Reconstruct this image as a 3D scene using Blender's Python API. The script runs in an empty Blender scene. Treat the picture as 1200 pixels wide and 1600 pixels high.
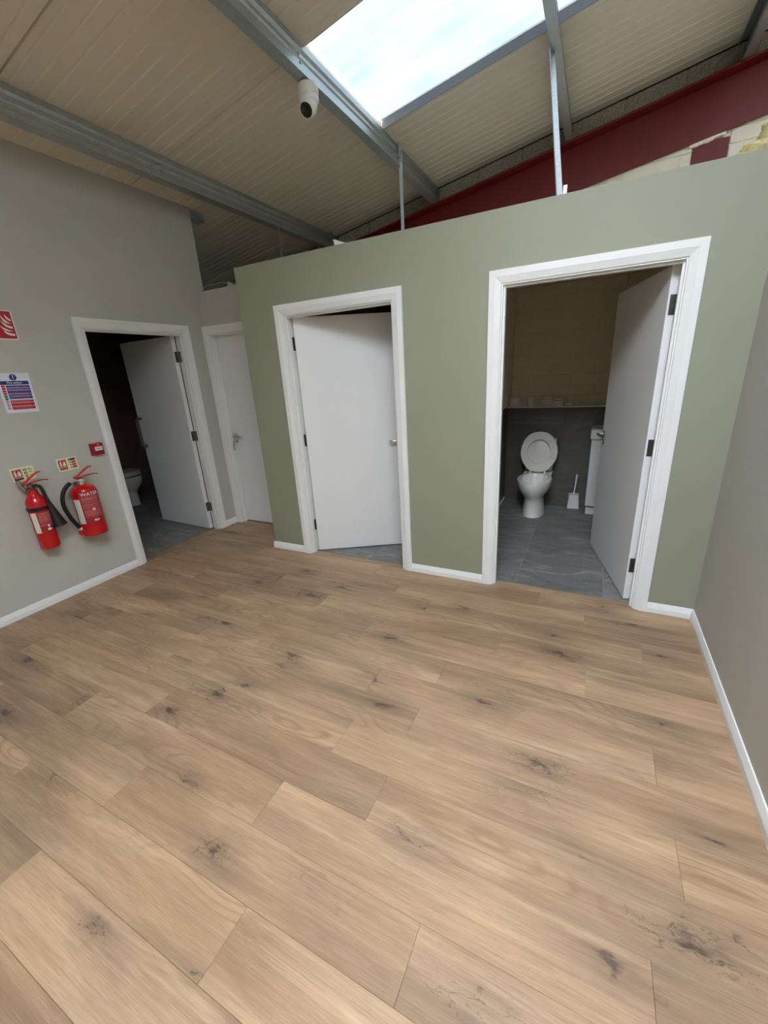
import bpy, bmesh, math, random
from mathutils import Vector, Matrix, Euler, noise as mnoise
R_ = math.radians
random.seed(7)
sc = bpy.context.scene
col = sc.collection

# ------------------------------------------------------------------ camera
cam_d = bpy.data.cameras.new('camera'); cam = bpy.data.objects.new('camera', cam_d); col.objects.link(cam)
cam_d.sensor_fit = 'VERTICAL'; cam_d.sensor_height = 36.0; cam_d.sensor_width = 27.0
cam_d.lens = 638.32 / 1600 * 36.0
cam_d.clip_start = 0.05; cam_d.clip_end = 200
cam.location = (0.5549, -2.7616, 1.549)
cam.rotation_euler = (1.2403, 0.0567, 0.4614)
sc.camera = cam

# ------------------------------------------------------------------ sky, exposure
SKY = 38.0
world = bpy.data.worlds.new('overcast_sky'); sc.world = world; world.use_nodes = True
nt = world.node_tree; nt.nodes.clear()
_o = nt.nodes.new('ShaderNodeOutputWorld'); _b = nt.nodes.new('ShaderNodeBackground')
_t = nt.nodes.new('ShaderNodeTexCoord'); _n = nt.nodes.new('ShaderNodeTexNoise'); _r = nt.nodes.new('ShaderNodeValToRGB')
_n.inputs['Scale'].default_value = 3.0; _n.inputs['Detail'].default_value = 4.0
_r.color_ramp.elements[0].position = 0.35; _r.color_ramp.elements[0].color = (0.82, 0.90, 1.0, 1)
_r.color_ramp.elements[1].position = 0.68; _r.color_ramp.elements[1].color = (0.97, 0.99, 1.0, 1)
nt.links.new(_t.outputs['Generated'], _n.inputs['Vector']); nt.links.new(_n.outputs['Fac'], _r.inputs['Fac'])
nt.links.new(_r.outputs['Color'], _b.inputs['Color']); _b.inputs['Strength'].default_value = SKY
nt.links.new(_b.outputs['Background'], _o.inputs['Surface'])
sc.view_settings.view_transform = 'Standard'; sc.view_settings.look = 'None'
sc.view_settings.gamma = 1.0; sc.view_settings.use_curve_mapping = False
sc.view_settings.exposure = 0.33
sc.cycles.max_bounces = 14; sc.cycles.diffuse_bounces = 8; sc.cycles.glossy_bounces = 4
sc.cycles.transparent_max_bounces = 8; sc.cycles.sample_clamp_indirect = 6.0
sc.cycles.caustics_reflective = False; sc.cycles.caustics_refractive = False

# roof plane (underside): z = RZ + RS * x
RZ, RS = 3.64, 0.172
RA = math.atan(RS)
def roofz(x): return RZ + RS * x
# rooflight bays (x0, x1, y0, y1): the first is the one in view, the second above and behind the camera, the third added to brighten the gable
J0, JP = -0.022, 1.05
BAYS = [(-1.22, 1.40, J0, J0 + JP), (-.05, 1.1, J0 - 4 * JP, J0 - 2 * JP), (1.46, 3.0, J0, J0 + JP)]
for _x0, _x1, _y0, _y1 in BAYS:          # sky portals: they give no light, they only tell Cycles where the sky gets in
    ld = bpy.data.lights.new('sky_portal', 'AREA'); ld.shape = 'RECTANGLE'
    ld.size = (_x1 - _x0) / math.cos(RA); ld.size_y = _y1 - _y0; ld.cycles.is_portal = True
    lo = bpy.data.objects.new('sky_portal', ld); col.objects.link(lo)
    xc = (_x0 + _x1) / 2
    lo.location = (xc, (_y0 + _y1) / 2, roofz(xc) + 0.16); lo.rotation_euler = (0, -RA, 0)

# ------------------------------------------------------------------ materials
def srgb(r, g, b):
    f = lambda c: (c / 255 / 12.92) if c / 255 <= 0.04045 else ((c / 255 + 0.055) / 1.055) ** 2.4
    return (f(r), f(g), f(b), 1)
class NT:
    def __init__(s, name):
        s.m = bpy.data.materials.new(name); s.m.use_nodes = True; s.t = s.m.node_tree
        s.p = s.t.nodes['Principled BSDF']; s.out = s.t.nodes['Material Output']
    def n(s, k, **kw):
        x = s.t.nodes.new(k)
        for a, v in kw.items(): setattr(x, a, v)
        return x
    def l(s, a, b): s.t.links.new(a, b)
    def mapping(s, src, scale, loc=(0, 0, 0), rot=(0, 0, 0)):
        m = s.n('ShaderNodeMapping'); m.inputs['Scale'].default_value = scale; m.inputs['Location'].default_value = loc
        m.inputs['Rotation'].default_value = rot; s.l(src, m.inputs['Vector']); return m.outputs['Vector']
    def noise(s, vec, scale, detail=4, rough=.5, dist=0):
        x = s.n('ShaderNodeTexNoise'); x.inputs['Scale'].default_value = scale; x.inputs['Detail'].default_value = detail
        x.inputs['Roughness'].default_value = rough; x.inputs['Distortion'].default_value = dist
        if vec is not None: s.l(vec, x.inputs['Vector'])
        return x.outputs['Fac']
    def ramp(s, fac, stops):
        r = s.n('ShaderNodeValToRGB'); e = r.color_ramp.elements
        while len(e) < len(stops): e.new(0.5)
        for i, (p, c) in enumerate(stops):
            e[i].position = p; e[i].color = c if len(c) == 4 else (*c, 1)
        s.l(fac, r.inputs['Fac']); return r.outputs['Color']
    def mix(s, fac, a, b, mode='MIX'):
        x = s.n('ShaderNodeMix', data_type='RGBA', blend_type=mode)
        for sock, v in ((x.inputs[0], fac), (x.inputs[6], a), (x.inputs[7], b)):
            if hasattr(v, 'links') or hasattr(v, 'is_linked'): s.l(v, sock)
            else: sock.default_value = v
        return x.outputs[2]
    def math(s, op, a, b=0.0):
        x = s.n('ShaderNodeMath', operation=op)
        for sock, v in ((x.inputs[0], a), (x.inputs[1], b)):
            if hasattr(v, 'is_linked'): s.l(v, sock)
            else: sock.default_value = v
        return x.outputs[0]
    def bump(s, h, strength, dist=0.002):
        b = s.n('ShaderNodeBump'); b.inputs['Strength'].default_value = strength; b.inputs['Distance'].default_value = dist
        s.l(h, b.inputs['Height']); s.l(b.outputs['Normal'], s.p.inputs['Normal'])
G = lambda v: (v, v, v, 1)

def basic(name, c, rough=.5, metal=0.0, var=.06, scale=9.0, bump=0.0, bscale=300.0, spec=.5, coat=0.0):
    m = NT(name); tc = m.n('ShaderNodeTexCoord').outputs['Object']
    f = m.noise(tc, scale, 5)
    lo = tuple(x * (1 - var) for x in c[:3]) + (1,); hi = tuple(min(1, x * (1 + var)) for x in c[:3]) + (1,)
    m.l(m.ramp(f, [(.3, lo), (.7, hi)]), m.p.inputs['Base Color'])
    m.p.inputs['Roughness'].default_value = rough; m.p.inputs['Metallic'].default_value = metal
    m.p.inputs['Specular IOR Level'].default_value = spec; m.p.inputs['Coat Weight'].default_value = coat
    if bump: m.bump(m.noise(tc, bscale, 2), bump, .001)
    return m.m

M = {}
M['green'] = basic('sage_green_paint', srgb(142, 142, 124), .55, var=.02, scale=2, bump=.12, bscale=240, spec=.35)
M['grey'] = basic('warm_grey_paint', srgb(188, 186, 178), .6, var=.02, scale=2, bump=.12, bscale=240, spec=.3)
M['white'] = basic('white_gloss_paint', srgb(234, 235, 234), .32, var=.015, scale=6)
M['leaf'] = basic('white_satin_door_paint', srgb(233, 234, 235), .42, var=.012, scale=3, bump=.05, bscale=180)
M['flash'] = basic('grey_coated_flashing', srgb(112, 114, 116), .5, var=.04)
M['ceil'] = basic('white_ceiling_paint', srgb(222, 218, 208), .8, var=.02)
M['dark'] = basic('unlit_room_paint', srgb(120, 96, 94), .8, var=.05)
M['liner'] = basic('pale_roof_liner', srgb(222, 213, 194), .5, var=.03, scale=1.5)
M['void'] = basic('bare_dark_board', srgb(84, 80, 76), .9, var=.15)
M['board'] = basic('plasterboard_paper', srgb(214, 206, 190), .9, var=.08, scale=20)
M['steelred'] = basic('red_oxide_paint', srgb(104, 17, 14), .5, var=.12, scale=4, spec=.4)
M['mortar'] = basic('grey_mortar', srgb(150, 145, 135), .95, var=.15, scale=40, bump=.4, bscale=120)
M['masonry'] = basic('white_masonry_paint', srgb(240, 232, 214), .75, var=.04, scale=12, bump=.5, bscale=90)
M['cream_block'] = basic('cream_block_paint', srgb(226, 213, 188), .75, var=.04, scale=12, bump=.5, bscale=90)
M['ceramic'] = basic('white_glazed_ceramic', srgb(236, 235, 230), .12, var=.01, spec=.6, coat=.3)
M['seat'] = basic('white_seat_plastic', srgb(226, 223, 213), .25, var=.01)
M['plastic'] = basic('white_plastic', srgb(228, 228, 226), .35, var=.01)
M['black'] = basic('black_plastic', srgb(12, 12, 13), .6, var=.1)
M['rubber'] = basic('black_rubber', srgb(10, 10, 11), .65, var=.1)
M['red'] = basic('red_gloss_enamel', srgb(190, 12, 18), .22, var=.02, coat=.3)
M['redm'] = basic('dark_red_plastic', srgb(150, 14, 32), .4, var=.03)
M['labelred'] = basic('dark_red_label', srgb(150, 14, 28), .35, var=.03)
M['labelwhite'] = basic('white_label', srgb(225, 223, 216), .5, var=.03)
M['ink'] = basic('white_ink', srgb(232, 222, 218), .5, var=.02)
M['inkpink'] = basic('small_pale_print', srgb(200, 120, 122), .5, var=.05)
M['paper'] = basic('white_laminated_paper', srgb(222, 226, 234), .3, var=.015)
M['blue'] = basic('blue_print', srgb(30, 38, 120), .35, var=.05)
M['printred'] = basic('red_print', srgb(178, 18, 34), .35, var=.05)
M['printgreen'] = basic('green_print', srgb(20, 120, 96), .35, var=.05)
M['darkgreen'] = basic('dark_green_print', srgb(18, 62, 34), .35, var=.05)
M['glow'] = basic('pale_green_luminescent_board', srgb(218, 226, 176), .4, var=.02)
M['orange'] = basic('orange_print', srgb(196, 120, 50), .4, var=.05)
M['inkblack'] = basic('black_print', srgb(22, 20, 20), .4, var=.05)
M['chrome'] = basic('polished_chrome', (.72, .72, .72, 1), .16, 1.0, var=.02)
M['satin'] = basic('satin_steel', (.42, .41, .39, 1), .34, 1.0, var=.05)
M['bronze'] = basic('dull_hinge_steel', (.16, .145, .12, 1), .45, .9, var=.15, scale=60)
M['towel'] = basic('white_towelling', srgb(246, 240, 228), .95, var=.03, scale=60, bump=.5, bscale=400)
M['tissue'] = basic('white_tissue', srgb(230, 226, 220), .95, var=.03, scale=40, bump=.2, bscale=200)
M['lens'] = basic('black_camera_glass', (.004, .004, .005, 1), .08, var=.01, coat=.4)
M['cream'] = basic('cream_lens_rim', srgb(225, 224, 218), .35, var=.01)
M['cable'] = basic('white_cable_sheath', srgb(170, 166, 158), .5, var=.03)

def galv(name, c, rough):
    m = NT(name); tc = m.n('ShaderNodeTexCoord').outputs['Object']
    v = m.n('ShaderNodeTexVoronoi'); v.inputs['Scale'].default_value = 55; m.l(tc, v.inputs['Vector'])
    f = m.mix(.5, v.outputs['Color'], m.ramp(m.noise(tc, 6, 4), [(.3, G(.2)), (.7, G(.8))]))
    bw = m.n('ShaderNodeRGBToBW'); m.l(f, bw.inputs['Color'])
    m.l(m.ramp(bw.outputs[0], [(.2, tuple(x * .82 for x in c[:3])), (.8, c[:3])]), m.p.inputs['Base Color'])
    m.p.inputs['Metallic'].default_value = .85
    m.l(m.math('ADD', m.math('MULTIPLY', bw.outputs[0], .18), rough), m.p.inputs['Roughness'])
    return m.m
M['galv'] = galv('galvanised_steel', (.50, .55, .56, 1), .32)
M['strap'] = galv('bright_zinc_strap', (.86, .89, .9, 1), .42)

def oak():
    m = NT('oak_laminate'); tc = m.n('ShaderNodeTexCoord').outputs['Object']; oi = m.n('ShaderNodeObjectInfo')
    cx = m.n('ShaderNodeCombineXYZ')
    m.l(m.math('MULTIPLY', oi.outputs['Random'], 61.0), cx.inputs[0]); m.l(m.math('MULTIPLY', oi.outputs['Random'], 23.7), cx.inputs[1]); m.l(m.math('MULTIPLY', oi.outputs['Random'], 9.1), cx.inputs[2])
    va = m.n('ShaderNodeVectorMath', operation='ADD'); m.l(tc, va.inputs[0]); m.l(cx.outputs[0], va.inputs[1]); P = va.outputs[0]
    # broad figure, streaks and fibres along the board
    broad = m.noise(m.mapping(P, (1.1, 7.5, 1)), 1.0, 5, .55, .5)
    streak = m.noise(m.mapping(P, (1.6, 46, 1)), 1.0, 6, .62, .4)
    fibre = m.noise(m.mapping(P, (11, 330, 1)), 1.0, 3, .6)
    # cathedral arches: contour lines of a smooth stretched field
    field = m.noise(m.mapping(P, (1.0, 4.6, 1), (2, 5, 0)), 1.0, 1.5, .4, .35)
    ring = m.math('SINE', m.math('ADD', m.math('MULTIPLY', field, 105.0), m.math('MULTIPLY', streak, 3.5)))
    base = m.ramp(broad, [(.25, srgb(128, 102, 78)), (.42, srgb(154, 125, 97)), (.58, srgb(172, 142, 112)), (.78, srgb(191, 163, 132))])
    base = m.mix(m.math('MULTIPLY', m.ramp(streak, [(.46, G(0)), (.70, G(1))]), .55), base, srgb(146, 114, 86))
    base = m.mix(m.math('MULTIPLY', m.ramp(streak, [(.28, G(1)), (.44, G(0))]), .35), base, srgb(202, 174, 142))
    grey = m.ramp(m.noise(m.mapping(P, (1.0, 4.5, 1), (7, 3, 0)), 1.0, 4, .55), [(.50, G(0)), (.72, G(1))])
    base = m.mix(m.math('MULTIPLY', grey, .62), base, srgb(120, 101, 84))
    rmask = m.math('MULTIPLY', m.ramp(m.noise(m.mapping(P, (1.0, 4.2, 1), (3, 9, 0)), 1.0, 2), [(.44, G(.06)), (.62, G(1))]), m.ramp(ring, [(.15, G(0)), (.95, G(1))]))
    base = m.mix(m.math('MULTIPLY', rmask, .38), base, srgb(116, 88, 64))
    base = m.mix(m.math('MULTIPLY', m.ramp(fibre, [(.52, G(0)), (.74, G(1))]), .45), base, srgb(122, 94, 70))
    base = m.mix(m.math('MULTIPLY', m.ramp(fibre, [(.24, G(1)), (.46, G(0))]), .25), base, srgb(204, 178, 148))
    # knots: a soft grey smudge of varying size, some with a dark core, and short dark cracks beside them
    wob = m.n('ShaderNodeVectorMath', operation='ADD'); nz = m.n('ShaderNodeTexNoise'); nz.inputs['Scale'].default_value = 6; nz.inputs['Detail'].default_value = 5; nz.inputs['Roughness'].default_value = .65
    m.l(m.mapping(P, (1, 2.2, 1)), nz.inputs['Vector']); sc_ = m.n('ShaderNodeVectorMath', operation='SCALE'); sc_.inputs['Scale'].default_value = .17; m.l(nz.outputs['Color'], sc_.inputs[0])
    m.l(P, wob.inputs[0]); m.l(sc_.outputs[0], wob.inputs[1])
    vo = m.n('ShaderNodeTexVoronoi', voronoi_dimensions='2D'); vo.inputs['Scale'].default_value = 1.0; vo.inputs['Randomness'].default_value = 1
    m.l(m.mapping(wob.outputs[0], (1.7, 4.6, 1)), vo.inputs['Vector'])
    sp = m.n('ShaderNodeSeparateColor'); m.l(vo.outputs['Color'], sp.inputs[0])
    pick = m.ramp(sp.outputs[0], [(.22, G(0)), (.60, G(1))])
    size = m.math('ADD', m.math('MULTIPLY', sp.outputs[1], 1.5), .5)
    dist = m.math('DIVIDE', vo.outputs['Distance'], size)
    sm = m.math('MULTIPLY', m.ramp(dist, [(.04, G(1)), (.16, G(.45)), (.46, G(0))]), pick)
    base = m.mix(m.math('MULTIPLY', m.math('MULTIPLY', sm, m.ramp(streak, [(.35, G(.5)), (.6, G(1))])), .74), base, srgb(104, 86, 74))
    core = m.math('MULTIPLY', m.ramp(dist, [(.015, G(1)), (.055, G(0))]), m.ramp(sp.outputs[0], [(.52, G(0)), (.60, G(1))]))
    base = m.mix(m.math('MULTIPLY', core, .8), base, srgb(60, 47, 40))
    crk = m.n('ShaderNodeTexVoronoi', voronoi_dimensions='2D', feature='DISTANCE_TO_EDGE'); crk.inputs['Scale'].default_value = 1.0
    m.l(m.mapping(wob.outputs[0], (4.2, 21, 1), (4, 2, 0)), crk.inputs['Vector'])
    ck = m.math('MULTIPLY', m.ramp(crk.outputs['Distance'], [(.0, G(1)), (.035, G(0))]), m.math('MULTIPLY', m.ramp(dist, [(.10, G(1)), (.24, G(0))]), m.ramp(sp.outputs[2], [(.30, G(0)), (.45, G(1))])))
    base = m.mix(m.math('MULTIPLY', m.math('MULTIPLY', ck, pick), .8), base, srgb(66, 52, 44))
    tone = m.ramp(oi.outputs['Random'], [(0, (.90, .89, .88, 1)), (.5, (1, 1, 1, 1)), (1, (1.06, 1.05, 1.04, 1))])
    base = m.mix(1.0, base, tone, 'MULTIPLY')
    m.l(base, m.p.inputs['Base Color'])
    m.l(m.math('ADD', m.math('MULTIPLY', fibre, .16), .36), m.p.inputs['Roughness'])
    m.p.inputs['Specular IOR Level'].default_value = .42
    m.bump(fibre, .12, .0006)
    return m.m
M['oak'] = oak()
M['oakbase'] = basic('floor_underlay', srgb(176, 150, 122), .8)

def stone(name, a, b, vein, rough, sc_=1.0):
    m = NT(name); tc = m.n('ShaderNodeTexCoord').outputs['Object']; oi = m.n('ShaderNodeObjectInfo')
    cx = m.n('ShaderNodeCombineXYZ'); m.l(m.math('MULTIPLY', oi.outputs['Random'], 40.0), cx.inputs[0]); m.l(m.math('MULTIPLY', oi.outputs['Random'], 17.0), cx.inputs[1])
    va = m.n('ShaderNodeVectorMath', operation='ADD'); m.l(tc, va.inputs[0]); m.l(cx.outputs[0], va.inputs[1]); P = va.outputs[0]
    f = m.noise(m.mapping(P, (2.2 * sc_, 5.5 * sc_, 4 * sc_), (0, 0, 0), (0, 0, .35)), 1.0, 8, .62, 1.4)
    base = m.ramp(f, [(.3, a), (.55, b), (.72, vein)])
    base = m.mix(m.math('MULTIPLY', m.ramp(m.noise(P, 30, 6, .7), [(.45, G(0)), (.75, G(1))]), .25), base, vein)
    m.l(base, m.p.inputs['Base Color']); m.p.inputs['Roughness'].default_value = rough
    m.bump(m.noise(P, 60, 5), .1, .001)
    return m.m
M['tile'] = stone('grey_stone_tile', srgb(94, 93, 91), srgb(116, 115, 113), srgb(152, 151, 149), .5)
M['walltile'] = stone('dark_grey_wall_tile', srgb(74, 71, 67), srgb(88, 85, 80), srgb(116, 111, 104), .4, .6)
M['grout'] = basic('pale_grout', srgb(150, 148, 144), .9, var=.05)

def block_mat():
    m = NT('grey_dense_block'); tc = m.n('ShaderNodeTexCoord').outputs['Object']
    f = m.noise(tc, 55, 6, .7); g = m.noise(tc, 9, 5)
    base = m.ramp(f, [(.3, srgb(112, 108, 94)), (.5, srgb(158, 152, 134)), (.7, srgb(192, 186, 168))])
    base = m.mix(m.math('MULTIPLY', m.ramp(g, [(.5, G(0)), (.75, G(1))]), .4), base, srgb(196, 190, 176))
    m.l(base, m.p.inputs['Base Color']); m.p.inputs['Roughness'].default_value = .95; m.bump(f, .8, .006)
    return m.m
M['block'] = block_mat()
def wool_mat():
    m = NT('yellow_mineral_wool'); tc = m.n('ShaderNodeTexCoord').outputs['Object']
    f = m.noise(tc, 40, 8, .75); g = m.noise(tc, 7, 3)
    base = m.ramp(f, [(.3, srgb(206, 176, 104)), (.5, srgb(240, 222, 160)), (.7, srgb(250, 242, 208))])
    base = m.mix(m.math('MULTIPLY', m.ramp(g, [(.5, G(0)), (.7, G(1))]), .4), base, srgb(206, 162, 92))
    m.l(base, m.p.inputs['Base Color']); m.p.inputs['Roughness'].default_value = 1; m.bump(f, 1.0, .02)
    return m.m
M['wool'] = wool_mat()
def rooflight_mat(name, clear, tint):
    m = NT(name); tc = m.n('ShaderNodeTexCoord').outputs['Object']
    m.t.nodes.remove(m.p)
    dirt = m.noise(tc, 2.2, 5, .6); st = m.noise(m.mapping(tc, (.6, 9, 1)), 1.0, 4)
    c = m.ramp(m.math('ADD', m.math('MULTIPLY', dirt, .6), m.math('MULTIPLY', st, .4)), [(.36, (tint[0] * .74, tint[1] * .80, tint[2] * .87, 1)), (.60, tint + (1,))])
    tr = m.n('ShaderNodeBsdfTransparent'); tl = m.n('ShaderNodeBsdfTranslucent'); gl = m.n('ShaderNodeBsdfGlossy')
    m.l(c, tr.inputs['Color']); m.l(c, tl.inputs['Color']); gl.inputs['Roughness'].default_value = .3
    a = m.n('ShaderNodeMixShader'); a.inputs[0].default_value = clear; m.l(tl.outputs[0], a.inputs[1]); m.l(tr.outputs[0], a.inputs[2])
    b = m.n('ShaderNodeMixShader'); b.inputs[0].default_value = .04; m.l(a.outputs[0], b.inputs[1]); m.l(gl.outputs[0], b.inputs[2])
    m.l(b.outputs[0], m.out.inputs['Surface'])
    return m.m
M['grp_dimmed'] = rooflight_mat('dimmed_translucent_sheet', .55, (.0262, .0286, .0304))  # tint cut low to dim the strong sky in the rooflight in view
M['grp_added'] = rooflight_mat('added_translucent_sheet', .6, (.20, .205, .21))  # sheet of the added, unseen rooflight that brightens the gable
M['grp'] = rooflight_mat('clear_translucent_sheet', .7, (.93, .95, .96))

# ------------------------------------------------------------------ mesh builder
class MB:
    def __init__(s): s.v = []; s.f = []; s.mi = []; s.cur = 0
    def add(s, vs, fs):
        b = len(s.v); s.v += [tuple(v) for v in vs]
        for f in fs: s.f.append([b + i for i in f]); s.mi.append(s.cur)
        return s
    def box(s, x0, x1, y0, y1, z0, z1, M4=None):
        vs = [(x, y, z) for z in (z0, z1) for y in (y0, y1) for x in (x0, x1)]
        if M4 is not None: vs = [M4 @ Vector(v) for v in vs]
        return s.add(vs, [(0, 2, 3, 1), (4, 5, 7, 6), (0, 1, 5, 4), (2, 6, 7, 3), (0, 4, 6, 2), (1, 3, 7, 5)])
    def prism(s, poly, fn0, fn1):
        n = len(poly); vs = [fn0(*p) for p in poly] + [fn1(*p) for p in poly]
        fs = [(i, (i + 1) % n, n + (i + 1) % n, n + i) for i in range(n)] + [tuple(range(n - 1, -1, -1)), tuple(range(n, 2 * n))]
        return s.add(vs, fs)
    def rings(s, rings, cap0=True, cap1=True, closed=True):
        n = len(rings[0]); vs = [p for r in rings for p in r]; fs = []
        for i in range(len(rings) - 1):
            for j in range(n if closed else n - 1):
                k = (j + 1) % n; fs.append((i * n + j, i * n + k, (i + 1) * n + k, (i + 1) * n + j))
        if cap0: fs.append(tuple(range(n - 1, -1, -1)))
        if cap1: fs.append(tuple((len(rings) - 1) * n + i for i in range(n)))
        return s.add(vs, fs)
    def lathe(s, prof, c=(0, 0, 0), seg=24, cap0=True, cap1=True, M4=None):
        rr = []
        for r, z in prof:
            ring = [Vector((r * math.cos(2 * math.pi * i / seg), r * math.sin(2 * math.pi * i / seg), z)) for i in range(seg)]
            if M4 is not None: ring = [M4 @ p for p in ring]
            rr.append([p + Vector(c) for p in ring])
        return s.rings(rr, cap0, cap1)
    def tube(s, path, r, seg=10):
        path = [Vector(p) for p in path]; rr = []; up = Vector((0.13, 0.31, 0.94)); N = len(path)
        for i, p in enumerate(path):
            t = (path[min(i + 1, N - 1)] - path[max(i - 1, 0)]).normalized()
            a = t.cross(up)
            if a.length < 1e-3: a = t.cross(Vector((1, 0, 0)))
            a.normalize(); b = t.cross(a).normalized(); up = b.cross(t) if False else up
            ri = r[i] if isinstance(r, (list, tuple)) else r
            rr.append([p + a * ri * math.cos(2 * math.pi * k / seg) + b * ri * math.sin(2 * math.pi * k / seg) for k in range(seg)])
        return s.rings(rr)
    def build(s, name, mats, parent=None, smooth=False, bevel=0.0, segs=1, loc=None, rot=None, label=None, kind=None):
        me = bpy.data.meshes.new(name)
        bm = bmesh.new(); bv = [bm.verts.new(v) for v in s.v]; bm.verts.ensure_lookup_table()
        for f, mi in zip(s.f, s.mi):
            try: fc = bm.faces.new([bv[i] for i in f]); fc.material_index = mi
            except ValueError: pass
        bmesh.ops.recalc_face_normals(bm, faces=bm.faces[:])
        if bevel:
            ed = [e for e in bm.edges if len(e.link_faces) == 2 and e.calc_face_angle(0) > R_(28)]
            bmesh.ops.bevel(bm, geom=ed, offset=bevel, segments=segs, profile=.5, affect='EDGES', clamp_overlap=True)
        bm.to_mesh(me); bm.free()
        for m in (mats if isinstance(mats, (list, tuple)) else [mats]): me.materials.append(m)
        if smooth:
            me.polygons.foreach_set('use_smooth', [True] * len(me.polygons))
            me.set_sharp_from_angle(angle=R_(38))
        o = bpy.data.objects.new(name, me); col.objects.link(o)
        if parent is not None: o.parent = parent
        if loc is not None: o.location = loc
        if rot is not None: o.rotation_euler = rot
        if label: o['label'] = label
        if kind: o['kind'] = kind
        return o
def empty(name, loc=(0, 0, 0), rz=0.0, label=None, cat=None, group=None, kind=None, parent=None):
    o = bpy.data.objects.new(name, None); col.objects.link(o); o.location = loc; o.rotation_euler = (0, 0, rz); o.empty_display_size = .1
    if label: o['label'] = label
    if cat: o['category'] = cat
    if group: o['group'] = group
    if kind: o['kind'] = kind
    if parent: o.parent = parent
    return o
def tag(o, label, cat, group=None):
    o['label'] = label; o['category'] = cat
    if group: o['group'] = group
    return o
def struct(o, label=None):
    o['kind'] = 'structure'
    if label: o['label'] = label
    return o
def text_mesh(body, size, align='CENTER'):
    cu = bpy.data.curves.new('lettering', 'FONT'); cu.body = body; cu.size = size; cu.align_x = align; cu.align_y = 'CENTER'; cu.extrude = 0; cu.offset = size * .012
    ob = bpy.data.objects.new('lettering_source', cu); col.objects.link(ob)
    dg = bpy.context.evaluated_depsgraph_get(); me = bpy.data.meshes.new_from_object(ob.evaluated_get(dg))
    vs = [tuple(v.co) for v in me.vertices]; fs = [tuple(p.vertices) for p in me.polygons]
    bpy.data.objects.remove(ob); bpy.data.meshes.remove(me); bpy.data.curves.remove(cu)
    return vs, fs

# ------------------------------------------------------------------ room dimensions
XL, XR, YG, YB, YR, XRET = -3.047, 1.215, 2.40, -6.7, 0.446, -2.084
HW = 2.384                      # height of the partition tops
WX0, WX1 = -5.6, 4.2            # outer walls

# ------------------------------------------------------------------ floor
struct(MB().box(WX0 - .3, WX1 + .3, YB - .3, YG + .4, -.12, -.031).build('ground', M['void']))
fl = struct(MB().box(XL - .1, XR + .02, YB, .06, -.03, -.0095).box(XL, XRET + .02, .06, YR + .06, -.03, -.0095).build('floor', M['oakbase']), 'oak laminate floor of long staggered planks')
pl_cache = {}
def plank_mesh(L, W):
    k = (round(L, 3), round(W, 3))
    if k not in pl_cache:
        b = .0011; mb = MB()
        x0, x1, y0, y1 = -L / 2 + .0003, L / 2 - .0003, -W / 2 + .0003, W / 2 - .0003
        r0 = [(x0, y0, -.009), (x1, y0, -.009), (x1, y1, -.009), (x0, y1, -.009)]
        r1 = [(x0, y0, -b * .6), (x1, y0, -b * .6), (x1, y1, -b * .6), (x0, y1, -b * .6)]
        r2 = [(x0 + b, y0 + b, 0), (x1 - b, y0 + b, 0), (x1 - b, y1 - b, 0), (x0 + b, y1 - b, 0)]
        o = mb.rings([r0, r1, r2]).build('plank', M['oak']); pl_cache[k] = o.data; bpy.data.objects.remove(o)
    return pl_cache[k]
PW, PLN = .189, 1.265
known = {0: -1.07, 1: -.263, 2: .24, 3: -.43, 4: -.052, 5: -.328, 6: -.062, 7: -.36, 8: -.047, 9: -.62, 10: .185, 11: -.35, 12: .62}
row_y0 = -2.648
for r in range(-21, 17):
    y0 = row_y0 + r * PW; y1 = y0 + PW
    x_lo, x_hi = XL, XR
    if y0 >= .06: x_hi = XRET
    if y1 <= YB or y0 >= YR + .05: continue
    y0 = max(y0, YB); ye = min(y1, YR + .05)
    if y0 < .06 < y1: ye = .055 if x_hi > 0 else ye
    b = known.get(r, random.choice((-.9, -.45, -.05, .35, .75)) + random.uniform(-.1, .1))
    while b > x_lo: b -= PLN
    xs = [b]
    while xs[-1] < x_hi: xs.append(xs[-1] + PLN)
    for a, c in zip(xs, xs[1:]):
        a2, c2 = max(a, x_lo), min(c, x_hi)
        if c2 - a2 < .03: continue
        o = bpy.data.objects.new('plank', plank_mesh(c2 - a2, ye - y0)); col.objects.link(o); o.parent = fl
        o.location = ((a2 + c2) / 2, (y0 + ye) / 2, 0)
    if y0 < .055 < y1 and ye < y1:              # the strip of that row that runs on into the recess by the left wall
        o = bpy.data.objects.new('plank', plank_mesh(XRET - XL, y1 - .055)); col.objects.link(o); o.parent = fl
        o.location = ((XRET + XL) / 2, (.055 + y1) / 2, 0)
# oak under the two thresholds of the green wall and of the left wall opening
for (a, c, y0, y1) in ((-1.66, -.73, .055, .068), (-.006, .895, .055, .072)):
    o = bpy.data.objects.new('plank', plank_mesh(c - a, y1 - y0)); col.objects.link(o); o.parent = fl; o.location = ((a + c) / 2, (y0 + y1) / 2, 0)
    MB().box(a, c, y0, y1 - .002, -.03, -.0095).build('underlay', M['oakbase'], fl)
o = bpy.data.objects.new('plank', plank_mesh(.09, .89)); col.objects.link(o); o.parent = fl; o.location = (XL - .045, -.25, 0)

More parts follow.
